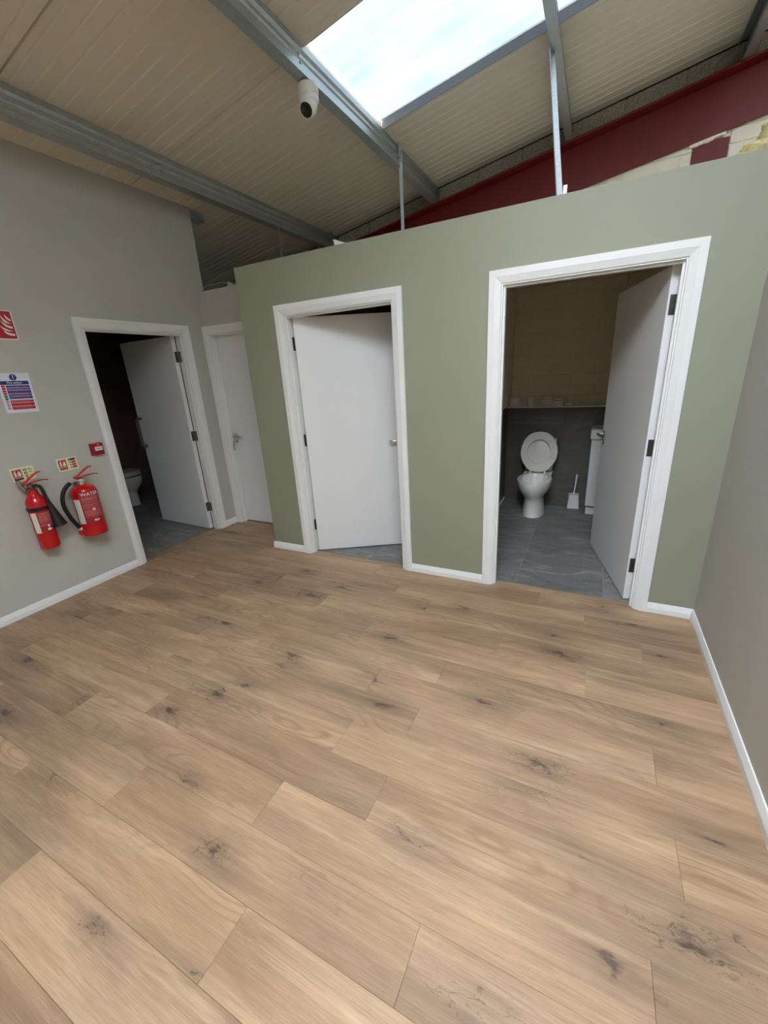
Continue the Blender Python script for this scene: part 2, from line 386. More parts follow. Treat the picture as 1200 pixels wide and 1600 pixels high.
def tiled_floor(x0, x1, y0, y1, xj, yj, label):
    f = struct(MB().box(x0, x1, y0, y1, -.03, -.002).build('floor', M['grout']), label)
    xs = [x0] + [x for x in xj if x0 < x < x1] + [x1]; ys = [y0] + [y for y in yj if y0 < y < y1] + [y1]
    for a, c in zip(xs, xs[1:]):
        for d, e in zip(ys, ys[1:]):
            if c - a < .01 or e - d < .01: continue
            mb = MB().box(-(c - a) / 2 + .0018, (c - a) / 2 - .0018, -(e - d) / 2 + .0018, (e - d) / 2 - .0018, -.002, .0)
            mb.build('tile', M['tile'], f, loc=((a + c) / 2, (d + e) / 2, 0), bevel=.0006)
    return f
tiled_floor(-.345, XR + .02, .072, 2.14, [.137, .73], [.32, .925, 1.53], 'large grey stone tiles in the toilet with the white pan')
tiled_floor(XRET + .1, -.45, .068, 2.14, [-1.7, -1.1, -.5], [.5, 1.1, 1.7], 'grey stone tiles behind the half open middle door')
tiled_floor(WX0, XL - .09, -1.7, 1.3, [-5.0, -4.4, -3.8], [-1.2, -.6, 0, .6], 'grey stone tiles of the dark room behind the left wall')
tiled_floor(XL, XRET + .1, YR + .06, 2.14, [-2.6], [1.0, 1.6], 'grey tiles behind the shut corner door')

# ------------------------------------------------------------------ walls
def wall_with_holes(name, mat, a0, a1, thick, height, holes, frame, label, inner=None):
    """frame: (loc, rz); local x along, y into the wall, z up. holes: (l, r, top)."""
    mb = MB(); x = a0
    for l, r, t in sorted(holes):
        mb.box(x, l, 0, thick, 0, height); mb.box(l, r, 0, thick, t, height); x = r
    mb.box(x, a1, 0, thick, 0, height)
    o = mb.build(name, mat); o.location = frame[0]; o.rotation_euler = (0, 0, frame[1])
    return struct(o, label)
FG = ((0, 0, 0), 0.0); FL = ((XL, 0, 0), R_(90)); FRC = ((0, YR, 0), 0.0)
D = {3: (-.0835, .9726), 2: (-1.7326, -.6553), 1: (-.7736, .2692), 4: (-3.044, -2.0)}
def hole(d, ): l, r = D[d]; return (l + .058, r - .058, 2.016)
wall_with_holes('wall_back', M['green'], XRET, XR + .1, .1, HW, [hole(2), hole(3)], FG, 'sage green partition wall with two open doorways')
wall_with_holes('wall_left', M['grey'], YB, YR + .1, .1, roofz(XL) + .004, [hole(1)], FL, 'tall warm grey wall with fire extinguishers')
struct(MB().box(XL + .001, D[4][0] + .058, YR, YR + .1, 0, HW).box(D[4][0] + .058, XRET, YR, YR + .1, 2.016, HW).build('wall_recess', M['grey']), 'short grey wall of the corner recess above the shut door')
struct(MB().box(XRET, XRET + .1, .1, YR, 0, HW).box(XRET + .001, XRET + .1, YR, YG, 0, HW).build('wall_return', M['green']), 'green return wall at the recess')
# right wall follows the roof slope at its head
struct(MB().box(XR, XR + .1, YB, 0, 0, roofz(XR) + .012).build('wall_right', M['grey']), 'plain grey wall along the right edge')
struct(MB().box(XR + .1, WX1, -.05, .05, 0, roofz(XR) + .012).prism([(XR + .1, roofz(XR) + .012), (WX1, roofz(XR) + .012), (WX1, roofz(WX1) + .012)], lambda x, z: (x, -.05, z), lambda x, z: (x, .05, z)).build('wall_side', M['board']))
struct(MB().box(WX0 - .1, WX0, YB, YG, 0, roofz(WX0) + .03).build('wall_eaves', M['void']))
struct(MB().box(WX1, WX1 + .1, -.05, YG + .2, 0, roofz(WX1) + .03).build('wall_far_right', M['board']))
struct(MB().prism([(WX0, 0), (WX1, 0), (WX1, roofz(WX1) + .03), (WX0, roofz(WX0) + .03)], lambda x, z: (x, YB - .1, z), lambda x, z: (x, YB, z)).build('wall_rear', M['grey']))
# inner partitions of the small rooms
struct(MB().box(-.445, -.345, .1, YG, 0, 2.33).build('wall_partition', M['masonry']), 'grey side wall inside the toilet')
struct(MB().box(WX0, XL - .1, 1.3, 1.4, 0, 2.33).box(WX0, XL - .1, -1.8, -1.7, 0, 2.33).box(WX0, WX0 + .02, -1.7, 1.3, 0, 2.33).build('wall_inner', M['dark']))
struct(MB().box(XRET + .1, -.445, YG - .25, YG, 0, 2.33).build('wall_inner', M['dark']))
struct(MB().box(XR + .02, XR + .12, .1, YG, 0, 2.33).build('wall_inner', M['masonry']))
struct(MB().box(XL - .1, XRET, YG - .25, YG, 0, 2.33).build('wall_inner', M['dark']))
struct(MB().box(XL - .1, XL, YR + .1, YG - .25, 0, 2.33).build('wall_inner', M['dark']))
struct(MB().box(XRET + .1, XR + .1, .1, YG, 2.33, 2.345).build('ceiling', M['ceil']), 'flat ceiling over the small rooms')
struct(MB().box(XL, XRET, YR + .1, YG, 2.33, 2.345).build('ceiling', M['ceil']))
struct(MB().box(WX0, XL - .1, -1.8, 1.4, 2.33, 2.345).build('ceiling', M['ceil']))

# gable wall with its blocks
gable = struct(MB().prism([(WX0, 0), (WX1, 0), (WX1, roofz(WX1) + .03), (WX0, roofz(WX0) + .03)], lambda x, z: (x, YG + .008, z), lambda x, z: (x, YG + .2, z)).build('wall_gable', M['masonry']), 'block gable wall behind the red rafter')
BH, BL = .1135, .44
blk = {}
def block(x0, x1, z0, z1, proud, mat='masonry'):
    k = (round(x1 - x0, 3), round(z1 - z0, 3), mat)
    if k not in blk:
        w, h = (x1 - x0) / 2 - .004, (z1 - z0) / 2 - .004
        o = MB().box(-w, w, 0, .03, -h, h).build('block', M[mat], bevel=.004); blk[k] = o.data; bpy.data.objects.remove(o)
    o = bpy.data.objects.new('block', blk[k]); col.objects.link(o); o.parent = gable
    o.location = ((x0 + x1) / 2, YG - proud, (z0 + z1) / 2)
for i in range(-1, 12):                             # painted courses inside the toilet
    z0 = 1.077 + i * BH; off = .09 if i % 2 else .285
    if z0 < 1.02: continue
    x = off - 3 * BL
    while x < XR:
        a, c = max(x, -.345), min(x + BL, XR + .02)
        if c - a > .03: block(a, c, z0, min(z0 + BH, 2.33), random.uniform(.0, .004), 'cream_block')
        x += BL
for i in range(0, 9):                               # courses above the partition, under the rafter
    z0 = 2.97 + i * BH - .0
    off = 1.007 if i % 2 else 1.23
    x = off - 3 * BL
    while x < 2.6:
        if z0 + BH < roofz(x) - .54 + .25 and not (x < 1.35 and x + BL > 1.1 and 3.0 < z0 < 3.24): block(x, x + BL, z0, z0 + BH, random.uniform(0, .004))
        elif z0 + BH < roofz(x) - .54 + .25:
            if x < 1.09: block(x, 1.096, z0, z0 + BH, random.uniform(0, .004))
            if x + BL > 1.36: block(1.349, x + BL, z0, z0 + BH, random.uniform(0, .004))
        x += BL
# grey blocks between rafter and roof sheets
x = .543 - 8 * BL
while x < 3.2:
    w = BL - .012; p = random.uniform(0, .006)
    poly = [(0, -.185), (w, -.185 + RS * w), (w, -.013 + RS * w), (0, -.013)]
    MB().prism(poly, lambda a, b: (a, .0, b), lambda a, b: (a, .03, b)).build('block', M['block'], gable, bevel=.006, loc=(x + .006, YG - .006 - p, roofz(x + .006)), label='unpainted grey block in the band under the roof sheets')
    x += BL
MB().prism([(WX0, roofz(WX0) - .19), (WX1, roofz(WX1) - .19), (WX1, roofz(WX1) - .015), (WX0, roofz(WX0) - .015)], lambda x, z: (x, YG + .002, z), lambda x, z: (x, YG + .02, z)).build('mortar_bed', M['mortar'], gable)
MB().prism([(WX0, roofz(WX0) - .014), (WX1, roofz(WX1) - .014), (WX1, roofz(WX1) - .001), (WX0, roofz(WX0) - .001)], lambda x, z: (x, YG - .004, z), lambda x, z: (x, YG + .012, z)).build('seam_shade_strip', M['black'], gable, label='black strip standing in for shade between blocks and roof sheets')  # shade of the roof seam, put in as a black strip
MB().box(1.096, 1.347, YG - .012, YG + .01, 2.9, 3.252).build('column_plate', M['steelred'], gable, label='red painted steel plate showing between the white blocks', bevel=.002)
mb = MB()
for k in range(9):
    t = k / 8; cx, cz = 1.10 + .19 * t, 3.258 + .035 * t + random.uniform(-.006, .006)
    r = .02 + random.uniform(0, .014); mb.box(cx - r * 1.3, cx + r * 1.3, YG - .018 - random.uniform(0, .008), YG, cz - r, cz + r)
mb.build('mortar_smear', M['masonry'], gable, bevel=.008, segs=2, kind='stuff')
bm = bmesh.new(); bmesh.ops.create_icosphere(bm, subdivisions=3, radius=1.0)
for v in bm.verts:
    f = 1 + .3 * mnoise.noise(v.co * 2.3); v.co = Vector((v.co.x * .075 * f, v.co.y * .022, v.co.z * .062 * f + v.co.x * .012))
me = bpy.data.meshes.new('mortar_fill'); bm.to_mesh(me); bm.free(); me.materials.append(M['mortar'])
o = bpy.data.objects.new('mortar_fill', me); col.objects.link(o); o.parent = gable; o.location = (1.235, YG - .012, roofz(1.235) - .105); o['label'] = 'pale lump of mortar beside the right hand purlin'

# tiled boxing behind the pan, side wainscot, ledge
box_ = struct(MB().box(-.345, XR + .02, 2.148, YG, 0, 1.078).build('wall_boxing', M['grout']), 'dark tiled boxing behind the white toilet')
for a, c in zip((-.345, .255, .855), (.255, .855, XR + .02)):
    MB().box(-(c - a) / 2 + .001, (c - a) / 2 - .001, -.008, 0, -.538, .538).build('tile', M['walltile'], box_, loc=((a + c) / 2, 2.148, .539), bevel=.001)
MB().box(-.345, XR + .02, 2.128, YG, 1.078, 1.092).build('ledge', M['white'], box_, label='thin white ledge on top of the tiled boxing', bevel=.003)
ws = struct(MB().box(-.345, -.341, .1, 2.14, 0, 1.085).build('wall_wainscot', M['grout']))
for k in range(4):
    a = .1 + k * .51; MB().box(-.341, -.335, a + .001, a + .509, .01, 1.084).build('tile', M['walltile'], ws, bevel=.001)
MB().box(-.336, -.326, .2, 2.13, 0.0, .035).build('edge_trim', M['white'], ws, bevel=.003)

# ------------------------------------------------------------------ roof sheets, rooflights
roof = struct(empty('ceiling', (0, 0, RZ), label='sloping roof of ribbed pale liner sheets'))
roof.rotation_euler = (0, -RA, 0); roof.name = 'ceiling'
K = 1 / math.cos(RA)
def roof_panel(x0, x1, y0, y1, ribs=.0935):
    W = y1 - y0; pts = [(.0065, .0)]; y = ribs * .55
    while y < W - .04:
        pts += [(y - .009, 0), (y - .003, .006), (y + .003, .006), (y + .009, 0)]; y += ribs
    pts += [(W - .0065, 0), (W - .0065, .02), (W, .02), (W, .07), (0, .07), (0, .02), (.0065, .02)]
    return MB().prism(pts, lambda a, b: (x0 * K, y0 + a, b), lambda a, b: (x1 * K, y0 + a, b)).build('roof_panel', M['liner'], roof)
bands = [J0 + k * JP for k in range(-7, 2)]
for i, y0 in enumerate(bands):
    y1 = y0 + JP if i < len(bands) - 1 else YG + .3
    if y0 < YB - 1.0: continue
    bay = [b for b in BAYS if b[2] - .05 < y0 < b[3] - .05]
    if bay:
        xs = sorted([(b[0], b[1]) for b in bay]); x = WX0 - .1
        for a_, b_ in xs: roof_panel(x, a_ - .006, y0, y1); x = b_ + .008
        roof_panel(x, WX1 + .15, y0, y1)
    else: roof_panel(WX0 - .1, WX1 + .15, y0, y1)
for i, (x0, x1, y0, y1) in enumerate(BAYS):  # the last bay is an added opening out of view, lighting the gable
    w = struct(empty('window_%d' % (i + 1), (0, 0, RZ), label='bright rooflight sheet between the purlins' if i == 0 else None)); w.rotation_euler = (0, -RA, 0)
    sh = MB(); n = 15; pr = []
    for k in range(n * 4 + 1):
        y = y0 + (y1 - y0) * k / (n * 4); pr.append((y, .058 + (.004 if (k % 4) in (1, 2) else 0)))
    vs = [(x0 * K, y, z) for y, z in pr] + [(x1 * K, y, z) for y, z in pr]; m_ = len(pr)
    sh.add(vs, [(k, k + 1, m_ + k + 1, m_ + k) for k in range(m_ - 1)]).build('glazing_sheet', M[('grp_dimmed', 'grp', 'grp_added')[i]], w)
    MB().box(x0 * K, x1 * K, y0 + .001, y0 + .004, .002, .056).box(x0 * K, x1 * K, y0 + .004, y0 + .05, .047, .056).build('edge_flashing', M['white'], w)
    MB().box(x0 * K, x1 * K, y1 - .006, y1 - .001, -.006, .056).build('edge_flashing', M['flash'], w)
    MB().box(x1 * K, x1 * K + .01, y0, y1, 0, .07).build('edge_flashing', M['galv'], w)

# ------------------------------------------------------------------ purlins and rafter
def purlin(x, label, y0=YB, y1=YG - .012):
    d, t = .175, .0035
    web = [(0, 0), (0, -.038), (-.014, -.052), (-.014, -.078), (-.006, -.0875), (-.014, -.097), (-.014, -.123), (0, -.137), (0, -d)]
    outer = [(-.065, -.018), (-.065, 0)] + web + [(-.065, -d), (-.065, -d + .018)]
    n = len(outer); inner = []
    for i, p in enumerate(outer):
        a = Vector(outer[max(i - 1, 0)]); b = Vector(p); c = Vector(outer[min(i + 1, n - 1)])
        n1 = (b - a); n2 = (c - b); nn = Vector((0, 0))
        for q in (n1, n2):
            if q.length > 1e-6: q = q.normalized(); nn += Vector((q.y, -q.x))
        nn.normalize(); inner.append((b.x + nn.x * t * 1.15, b.y + nn.y * t * 1.15))
    e = empty('roof_purlin', (x, 0, roofz(x) - .003), label=label, cat='purlin', group='steel roof purlins'); e.rotation_euler = (0, -RA, 0)
    vs = [(a, y, b) for y in (y0, y1) for a, b in outer + inner]; N = 2 * n; fs = []
    for i in range(n - 1):
        fs += [(i, i + 1, N + i + 1, N + i), (n + i, N + n + i, N + n + i + 1, n + i + 1)]
        fs += [(i, n + i, n + i + 1, i + 1), (N + i, N + i + 1, N + n + i + 1, N + n + i)]
    fs += [(0, N, N + n, n), (n - 1, 2 * n - 1, N + 2 * n - 1, N + n - 1)]
    MB().add(vs, fs).build('beam', M['galv'], e)
    for yy in (-.1, 1.16, 2.3):
        for zz in (-.065, -.11):
            MB().lathe([(.009, 0), (.009, .006), (.006, .007)], seg=6, M4=Matrix.Translation((-.0135, yy, zz)) @ Matrix.Rotation(R_(90), 4, 'Y')).build('bolt', M['satin'], e)
    return e
purlin(-2.57, 'long grooved galvanised purlin running over the left wall')
purlin(-1.22, 'galvanised purlin carrying the white camera beside the rooflight')
purlin(.102, 'galvanised purlin crossing the rooflight, braced by the bright white strut')
purlin(1.355, 'galvanised purlin at the far top right corner')
raf = empty('roof_rafter', (0, YG, RZ), label='deep dark red steel rafter along the top of the gable wall', cat='beam'); raf.rotation_euler = (0, -RA, 0)
xa, xb = WX0 * K + .05, WX1 * K - .05
T = -.181
MB().box(xa, xb, -.150, -.012, T - .018, T).build('top_flange', M['steelred'], raf, bevel=.003)
MB().box(xa, xb, -.028, -.014, T - .37, T - .022).build('web', M['steelred'], raf)
MB().box(xa, xb, -.034, -.012, T - .385, T - .37).build('bottom_flange', M['steelred'], raf)

o = empty('steel_cleat', (XL - .05, YR + .1, roofz(XL - .05) - .004), 0, 'small grey steel cleat jutting from the top end of the left wall', 'bracket')
MB().box(-.045, .045, 0, .17, -.075, -.070).box(.040, .045, 0, .17, -.075, -.005).build('angle', M['galv'], o, bevel=.002)

# ------------------------------------------------------------------ skirting boards
SKP = [(0, 0), (.0155, 0), (.0155, .030), (.013, .040), (.006, .0625), (.004, .065), (0, .065)]   # (out, z)
def skirting(name, p0, p1, out, label=None):
    p0, p1, out = Vector((*p0, 0)), Vector((*p1, 0)), Vector((*out, 0))
    return struct(MB().prism(SKP, lambda o, z: p0 + out * o + Vector((0, 0, z)), lambda o, z: p1 + out * o + Vector((0, 0, z))).build(name, M['white']), label)
skirting('baseboard_left', (XL, YB), (XL, D[1][0]), (1, 0), 'white skirting under the fire extinguishers')
skirting('baseboard_left', (XL, D[1][1]), (XL, YR), (1, 0), 'short white skirting in the recess corner')
skirting('baseboard_back', (XRET - .014, 0), (D[2][0], 0), (0, -1), 'white skirting left of the middle door')
skirting('baseboard_back', (D[2][1], 0), (D[3][0], 0), (0, -1), 'white skirting between the two green wall doors')
skirting('baseboard_back', (D[3][1], 0), (XR, 0), (0, -1), 'white skirting right of the toilet door')
skirting('baseboard_right', (XR, YB), (XR, 0), (-1, 0), 'white skirting along the right wall')

# ------------------------------------------------------------------ doors
AW = .074
ARP = [(0, 0), (0, .0155), (.002, .018), (.036, .018), (.040, .0165), (.068, .0075), (.072, .006), (AW, 0)]   # (in from outer edge, out of wall)
HEAD = 2.075
def lever_handle(parent, x, z, yf, sgn, into, turn=False, key=False):
    """on a leaf face at y=yf (sgn -1 faces -y); lever points along into (+1/-1 in x)"""
    Ry = Matrix.Translation((x, yf, z)) @ Matrix.Rotation(R_(90) * (1 if sgn < 0 else -1), 4, 'X')
    mb = MB(); mb.lathe([(.026, 0), (.026, .006), (.022, .009), (.011, .0095), (.0105, .045), (.0, .045)], seg=24, M4=Ry)
    s = sgn
    mb.tube([(x, yf + s * .030, z), (x, yf + s * .042, z), (x + into * .006, yf + s * .050, z), (x + into * .03, yf + s * .054, z), (x + into * .09, yf + s * .054, z), (x + into * .118, yf + s * .050, z - .002), (x + into * .128, yf + s * .038, z - .003)], [.0105, .0105, .0105, .010, .0095, .009, .0075], 12)
    Rz = Matrix.Translation((x, yf, z - .062)) @ Matrix.Rotation(R_(90) * (1 if sgn < 0 else -1), 4, 'X')
    mb.lathe([(.024, 0), (.024, .005), (.020, .008), (.009, .0085), (.009, .020), (.0, .020)], seg=20, M4=Rz)
    if turn: mb.box(x - .006, x + .006, yf + (s * .034 if s < 0 else .018), yf + (-.018 if s < 0 else .034), z - .083, z - .041)
    if key:
        mb.box(x - .0015, x + .0015, yf - .045, yf - .018, z - .069, z - .055)
        mb.lathe([(.012, -.0015), (.012, .0015)], seg=16, M4=Matrix.Translation((x, yf - .052, z - .064)) @ Matrix.Rotation(R_(90), 4, 'Y'))
        mb.box(x - .010, x + .010, yf - .060, yf - .055, z - .150, z - .078)
    mb.build('handle', M['chrome'], parent, smooth=True, label='chrome lever handle')
def door(n, frame, hinge, angle, leaf_len, label, handle='lever', lining_to=.1, right_cut=None, turn=False, key=False):
    l, r = D[n]; ol, orr = l + .082, r - .082
    e = struct(empty('door_%d' % n, frame[0], frame[1]), label)
    top = HEAD
    MB().prism(ARP, lambda s, t: (l + s, -t, 0), lambda s, t: (l + s, -t, top - s)).build('architrave', M['white'], e)
    if right_cut is None:
        MB().prism(ARP, lambda s, t: (r - s, -t, 0), lambda s, t: (r - s, -t, top - s)).build('architrave', M['white'], e)
        MB().prism(ARP, lambda s, t: (l + s, -t, top - s), lambda s, t: (r - s, -t, top - s)).build('architrave_head', M['white'], e)
    else:
        MB().prism(ARP, lambda s, t: (l + s, -t, top - s), lambda s, t: (right_cut, -t, top - s)).build('architrave_head', M['white'], e)
    zt = top - .082
    mb = MB(); mb.box(ol - .024, ol, .0005, lining_to, 0, zt + .024).box(orr, orr + .024, .0005, lining_to, 0, zt + .024).box(ol, orr, .0005, lining_to, zt, zt + .024)
    mb.build('door_lining', M['white'], e, bevel=.0015)
    mb = MB(); mb.box(ol, ol + .012, .020, .054, 0, zt).box(orr - .012, orr, .020, .054, 0, zt).box(ol + .012, orr - .012, .020, .054, zt - .012, zt)
    mb.build('door_stop', M['white'], e, bevel=.001)
    t = .044; L = leaf_len; H = zt - .003
    sx = 1 if hinge == 'L' else -1
    px = ol + .003 if hinge == 'L' else orr - .003
    leaf = MB().box(min(0, sx * L), max(0, sx * L), -t, 0, .008, H).build('leaf', M['leaf'], e, bevel=.0015)
    leaf.location = (px - sx * .001, .108, 0); leaf.rotation_euler = (0, 0, R_(angle) * sx)
    for hz in (.256, 1.03, 1.80):                                  # butt hinges: a plate on the leaf edge, a knuckle at the pivot
        mb = MB(); xe = -sx * .0015
        mb.box(min(xe, 0), max(xe, 0), -.034, -.001, hz - .05, hz + .05)
        mb.lathe([(.006, hz - .05), (.006, hz + .05)], c=(-sx * .002, .004, 0), seg=10)
        if angle < 80:
            for q in (-.03, .0, .03): mb.lathe([(.0035, -.0005), (.0035, .001)], seg=8, M4=Matrix.Translation((xe, -.018 + (.006 if q else -.006), hz + q)) @ Matrix.Rotation(-sx * R_(90), 4, 'Y'))
        mb.build('hinge', M['bronze'], leaf, label='dull steel butt hinge')
    for hz in (.256, 1.03, 1.80):
        MB().box(min(ol if sx > 0 else orr, (ol if sx > 0 else orr) + sx * .002), max(ol if sx > 0 else orr, (ol if sx > 0 else orr) + sx * .002), .058, .094, hz - .05, hz + .05).build('hinge_plate', M['bronze'], e)
    hx = sx * (L - .058)
    if handle == 'lever':
        lever_handle(leaf, hx, .985, -t, -1, -sx, turn=False, key=key); lever_handle(leaf, hx, .985, 0, 1, -sx)
    else:
        mb = MB(); z0, z1 = .91, 1.21
        mb.tube([(hx, -t, z0 + .0), (hx, -t - .045, z0), (hx, -t - .055, z0 + .01), (hx, -t - .055, z1 - .01), (hx, -t - .045, z1), (hx, -t, z1)], .0145, 12)
        mb.build('handle', M['bronze'], leaf, smooth=True, label='dark steel pull handle')
    return e
door(3, FG, 'R', 76.4, .925, 'white door standing wide open into the toilet')
door(2, FG, 'L', 30, .895, 'white door half open in the middle of the green wall')
door(1, FL, 'R', 93, .865, 'white door open into the dark room behind the left wall', handle='pull')
door(4, FRC, 'R', 0, .875, 'shut white door in the corner recess', right_cut=XRET, key=True)

# ------------------------------------------------------------------ toilets
def superell(cx, cy, rx, ry, z, n=40, p=2.25, flat=0.0):
    out = []
    for i in range(n):
        a = 2 * math.pi * i / n; c, s = math.cos(a), math.sin(a)
        x = math.copysign(abs(c) ** (2 / p), c) * rx; y = math.copysign(abs(s) ** (2 / p), s) * ry
        if y > 0: y *= (1 - flat)
        else: x *= 1 - .10 * (abs(y) / ry) ** 2
        out.append((cx + x, cy + y, z))
    return out
def toilet(loc, rz, label, seat_up=True):
    e = empty('toilet', loc, rz, label, 'toilet', 'white toilets')
    mb = MB()
    rg = [superell(0, -.40, .112, .205, 0), superell(0, -.40, .110, .203, .02), superell(0, -.405, .106, .196, .08), superell(0, -.41, .098, .188, .17), superell(0, -.42, .100, .195, .205),
          superell(0, -.45, .125, .22, .255), superell(0, -.462, .15, .238, .295), superell(0, -.47, .165, .25, .34), superell(0, -.473, .172, .254, .385), superell(0, -.473, .170, .252, .402), superell(0, -.473, .160, .242, .408),
          superell(0, -.478, .132, .208, .405), superell(0, -.478, .124, .198, .392), superell(0, -.478, .122, .192, .36), superell(0, -.465, .10, .15, .27), superell(0, -.45, .06, .09, .21), superell(0, -.44, .03, .04, .2)]
    mb.rings(rg)
    mb.build('pan', M['ceramic'], e, smooth=True)
    MB().prism([(-.11, .30), (.11, .30), (.15, .40), (-.15, .40)], lambda x, z: (x, -.26, z), lambda x, z: (x, -.012, z)).build('pan_shelf', M['ceramic'], e, bevel=.012, segs=3, smooth=True)
    mb = MB(); rr = []
    for z, sx, d in ((.405, .135, .145), (.45, .145, .155), (.70, .155, .160), (.722, .155, .160)):
        rr.append([(-sx, -.005 - d, z), (sx, -.005 - d, z), (sx, -.005, z), (-sx, -.005, z)])
    mb.rings(rr).build('cistern', M['ceramic'], e, bevel=.018, segs=4, smooth=True)
    MB().box(-.165, .165, -.170, -.004, .722, .757).build('cistern_lid', M['ceramic'], e, bevel=.011, segs=3, smooth=True)
    MB().lathe([(.02, .757), (.02, .763), (.014, .765)], c=(0, -.1, 0), seg=20).build('flush_button', M['chrome'], e)
    # seat ring and lid share an outline; raised they lean on the cistern
    N = 44
    def outline(rx, v0, v1, k):
        pts = []
        for i in range(N):
            a = 2 * math.pi * i / N; c, s = math.cos(a), math.sin(a)
            v = (v0 + v1) / 2 + s * (v1 - v0) / 2; u = math.copysign(abs(c) ** .88, c) * rx * (1 - k * max(0, -s) ** 2)
            v = max(v, v0 + .012 + .02 * abs(c)) if k > .1 else v
            pts.append((u, v))
        return pts
    ang = R_(95) if seat_up else R_(0)
    def SM(extra): return Matrix.Translation((0, -.262, .425)) @ Matrix.Rotation(-(ang + extra), 4, 'X')
    def P(m4, u, v, w): return m4 @ Vector((u, -v, w))
    m4 = SM(0); mb = MB()
    o1, i1 = outline(.188, -.02, .425, .16), outline(.116, .085, .345, .05)
    rings = [[P(m4, u, v, 0) for u, v in i1]]
    for q, w in ((.985, -.0), (1.0, .006), (.99, .016), (.93, .021)):
        rings.append([P(m4, u * q, (v - .21) * q + .21, w) for u, v in o1])
    for q, w in ((1.06, .020), (1.0, .012)):
        rings.append([P(m4, u * q, (v - .21) * q + .21, w) for u, v in i1])
    rings.append(rings[0]); mb.rings(rings, False, False).build('seat', M['seat'], e, smooth=True)
    for u, v in ((-.128, .335), (.128, .335), (-.147, .16), (.147, .16)):
        dirx = Matrix.Translation((0, 0, 0)); a = math.atan2(v - .21, u)
        mb = MB(); mm = m4 @ Matrix.Translation((u, -v, 0)) @ Matrix.Rotation(-a, 4, 'Z')
        mb.box(-.022, .022, -.0065, .0065, -.014, .003, mm).build('seat_buffer', M['plastic'], e, bevel=.003, segs=2)
    m5 = SM(R_(2.5) if seat_up else 0); mb = MB(); off = .030
    rings = [[P(m5, u * q, (v - .21) * q + .21, w + off) for u, v in o1] for q, w in ((.97, 0), (1.0, .004), (.99, .012), (.9, .018), (.5, .022))]
    mb.rings(rings).build('lid', M['seat'], e, smooth=True)
    for s in (-1, 1):
        mb = MB(); mb.lathe([(.013, .402), (.013, .41), (.009, .414), (.009, .436), (.0, .438)], c=(s * .075, -.250, 0), seg=14)
        mb.build('seat_hinge', M['plastic'], e, smooth=True)
    return e
toilet((.055, 2.138, 0), 0, 'white toilet with raised seat and lid against dark tiled boxing')
toilet((WX0 + .03, .50, 0), R_(90), 'white toilet in the dark room, glimpsed beside the pull handle door', seat_up=False)

# ------------------------------------------------------------------ toilet brush, vanity unit
e = empty('toilet_brush', (.435, 2.03, 0), R_(4), 'white toilet brush in a square holder right of the toilet', 'toilet brush')
sq = lambda h, z: [(-h, -h, z), (h, -h, z), (h, h, z), (-h, h, z)]
MB().rings([sq(.060, 0), sq(.060, .006), sq(.048, .135), sq(.052, .15), sq(.046, .15), sq(.040, .05)]).build('holder', M['plastic'], e, bevel=.008, segs=3, smooth=True)
MB().tube([(-.004, 0, .09), (.0, 0, .16), (.008, 0, .25), (.013, 0, .34), (.016, 0, .375)], [.012, .008, .007, .0105, .011], 12).build('brush_handle', M['plastic'], e, smooth=True)
MB().lathe([(.044, .15), (.044, .156), (.012, .164), (.010, .17)], c=(.0, 0, 0), seg=20).build('holder_collar', M['plastic'], e, smooth=True)
e = empty('vanity_unit', (.555, 1.79, 0), 0, 'white vanity unit with basin partly hidden by the toilet door', 'cabinet')
MB().box(.0, .60, .02, .335, .10, .80).build('carcass', M['white'], e)
MB().box(.01, .59, .045, .335, 0, .10).build('plinth', M['white'], e)
for a, c in ((.001, .299), (.301, .599)):
    d_ = MB().box(a, c, 0, .019, .104, .785).build('cabinet_door', M['leaf'], e, bevel=.002)
    MB().tube([(a + (.25 if a < .1 else .05), 0, .70), (a + (.25 if a < .1 else .05), -.022, .70), (a + (.25 if a < .1 else .05), -.022, .60), (a + (.25 if a < .1 else .05), 0, .60)], .005, 8).build('cabinet_handle', M['chrome'], d_, smooth=True)
mb = MB(); q = lambda x0, x1, y0, y1, z: [(x0, y0, z), (x1, y0, z), (x1, y1, z), (x0, y1, z)]
mb.rings([q(-.012, .612, -.012, .335, .80), q(-.012, .612, -.012, .335, .895), q(.09, .51, .04, .26, .895), q(.14, .46, .08, .23, .83)]).build('basin', M['ceramic'], e, bevel=.008, segs=3, smooth=True)
mb = MB(); mb.lathe([(.022, .895), (.022, .90), (.015, .905), (.015, .96), (.018, .97), (.016, .985), (0, .987)], c=(.3, .295, 0), seg=18); mb.tube([(.3, .29, .945), (.3, .25, .965), (.3, .19, .96), (.3, .18, .95)], .009, 10)
mb.build('tap', M['chrome'], e, smooth=True)

